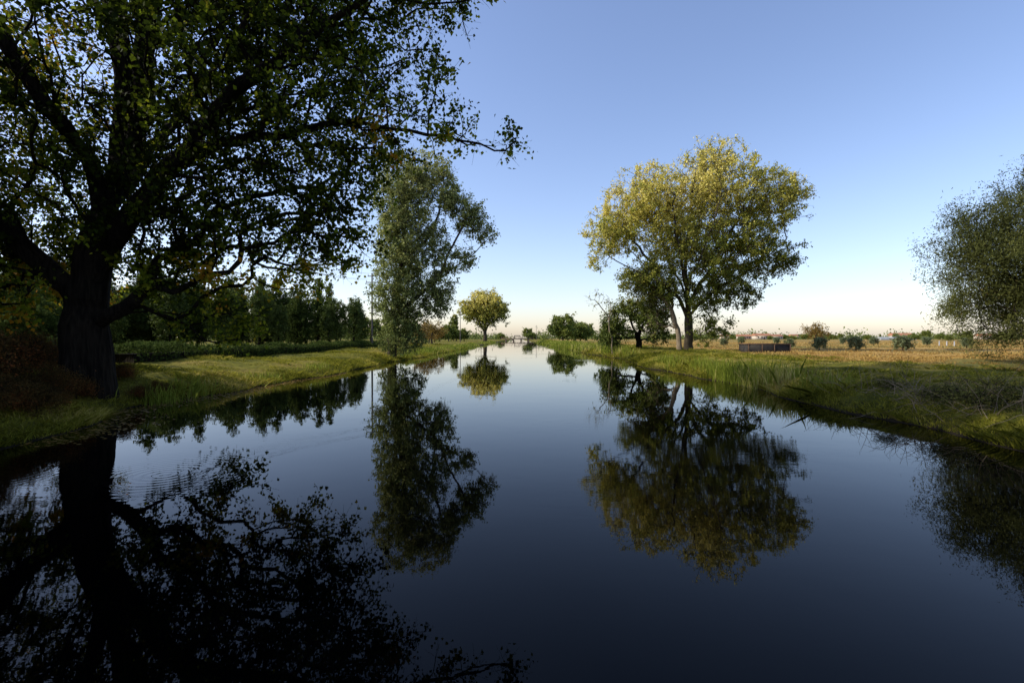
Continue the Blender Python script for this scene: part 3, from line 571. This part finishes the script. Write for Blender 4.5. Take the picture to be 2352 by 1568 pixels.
# ------------------------------------------------------------------ sluice bridge
conc=simple_mat("brown_concrete",(0.12,0.08,0.06),(0.2,0.14,0.10),scale=.8)
br=obj("sluice_bridge",None,(-.5,300,0),label="low brown sluice bridge closing the canal",category="bridge")
V,F=boxes([(-9.5,9.5,-1.5,1.5,1.0,1.5)]); obj("deck",mk_mesh("deck",V,F,conc),parent=br)
V,F=boxes([(-9.5,9.5,-1.45,-1.35,2.4,2.5),(-9.5,9.5,-1.45,-1.35,1.9,1.98)]+[(x,x+.12,-1.46,-1.34,1.502,2.55) for x in np.linspace(-9.4,9.3,12)]); obj("railing",mk_mesh("railing",V,F,rust),parent=br)
for x in (-6.6,-2.2,2.2,6.6):
    V,F=boxes([(x-.4,x+.4,-1.3,1.3,-1,.998)]); obj("pier",mk_mesh("pier",V,F,conc),parent=br)
V,F=boxes([(-1.8,1.8,-.3,.3,2.9,3.3),(-1.8,-1.5,-.25,.25,1.502,2.898),(1.5,1.8,-.25,.25,1.502,2.898)]); obj("gate_frame",mk_mesh("gate_frame",V,F,steel),parent=br)

# ------------------------------------------------------------------ houses
wallm=simple_mat("plaster",(0.45,0.38,0.30),(0.6,0.52,0.42),scale=1)
roofm=simple_mat("terracotta",(0.30,0.13,0.07),(0.40,0.20,0.12),scale=3)
glass=simple_mat("dark_window",(0.02,0.02,0.025),(0.04,0.04,0.05),rough=.2,bump=0)
gh="farmhouses along the horizon"
hs=obj("farmhouse",None,(P(1745,420),420,.6),label="low farmhouse with terracotta roof and pale walls",category="house",group=gh)
V,F=boxes([(-6,6,-4,4,-.2,3.2)]); obj("wall",mk_mesh("house_wall",V,F,wallm),parent=hs)
V=[(-6.6,-4.6,3.1),(6.6,-4.6,3.1),(6.6,4.6,3.1),(-6.6,4.6,3.1),(-6.6,0,4.9),(6.6,0,4.9)]
me=bpy.data.meshes.new("roof"); me.from_pydata(V,[],[(0,1,5,4),(2,3,4,5),(0,4,3),(1,2,5),(3,2,1,0)]); me.materials.append(roofm); obj("roof",me,parent=hs)
for x in (-4,-1.2,2.4,4.6):
    V,F=boxes([(x-.5,x+.5,-4.03,-3.97,1.2,2.4)]); obj("window",mk_mesh("window",V,F,glass),parent=hs)
V,F=boxes([(.2,1.2,-4.03,-3.97,0,2.2)]); obj("door",mk_mesh("door",V,F,rust),parent=hs)
for px,d,s,r in [(1665,480,.9,.1),(1705,450,.9,-.2),(1775,440,.9,.2),(1822,500,1.0,.3),(2060,380,1.0,-.2),(2250,440,1.0,0)]:
    copy_thing(hs,(P(px,d),d,.6),r,(s,s,s))
pm=simple_mat("pale_sheet",(0.25,0.26,0.26),(0.38,0.39,0.38),scale=1,rough=.7)
gr=obj("greenhouse",None,(P(2045,300),300,.6),label="long pale greenhouse beside the field",category="greenhouse")
k=10; th=np.linspace(0,math.pi,k)
Va=[(x,4*math.cos(t),1.8*math.sin(t)**.6) for x in (-10,10) for t in th]
Fa=[[i,i+1,i+1+k,i+k] for i in range(k-1)]
obj("cover",mk_mesh("cover",Va,Fa,pm,smooth=True),parent=gr)
for x in (-10,10):
    me=bpy.data.meshes.new("end_wall"); me.from_pydata([(x,4*math.cos(t),1.8*math.sin(t)**.6) for t in th],[],[tuple(range(k))]); me.materials.append(pm); obj("end_wall",me,parent=gr)
for k_,(px,d) in enumerate([(2148,60),(2165,58),(2182,57)]):
    V,F=cyl(.06,.05,-.2,.6,8); 
    e=obj("fence_post",mk_mesh("fence_post",V,F,ceram,smooth=True),(P(px,d),d,.6),label="short white fence post in the dry field",category="fence post",group="fence posts")

# ------------------------------------------------------------------ light
el=R(36); az=R(-92)
w=bpy.data.worlds.new("World"); scene.world=w; w.use_nodes=True; n=w.node_tree; bg=n.nodes['Background']
sk=n.nodes.new('ShaderNodeTexSky'); sk.sky_type='NISHITA'; sk.sun_disc=False; sk.sun_elevation=el; sk.sun_rotation=az
sk.air_density=1.05; sk.dust_density=0.9; sk.ozone_density=2.8; sk.altitude=0
mx=n.nodes.new('ShaderNodeMix'); mx.data_type='RGBA'; mx.blend_type='MULTIPLY'; mx.inputs[0].default_value=1; mx.inputs[7].default_value=(1.62,1.46,1.52,1)
n.links.new(sk.outputs[0],mx.inputs[6]); n.links.new(mx.outputs[2],bg.inputs[0]); bg.inputs[1].default_value=0.15
dirv=Vector((math.sin(az)*math.cos(el),math.cos(az)*math.cos(el),math.sin(el)))
l=bpy.data.lights.new("sun",'SUN'); l.energy=5.0; l.angle=R(.5); l.color=(1,.94,.80)
so=obj("sun",l,(0,0,50)); so.rotation_euler=dirv.to_track_quat('Z','Y').to_euler()

cam=bpy.data.cameras.new("camera"); cam.lens=18; cam.sensor_width=36; cam.clip_start=.1; cam.clip_end=8000
co=obj("camera",cam,(0,0,1.5)); co.rotation_euler=(R(90-.34),0,R(.68)); scene.camera=co
scene.view_settings.view_transform='Standard'; scene.view_settings.look='None'; scene.view_settings.exposure=0
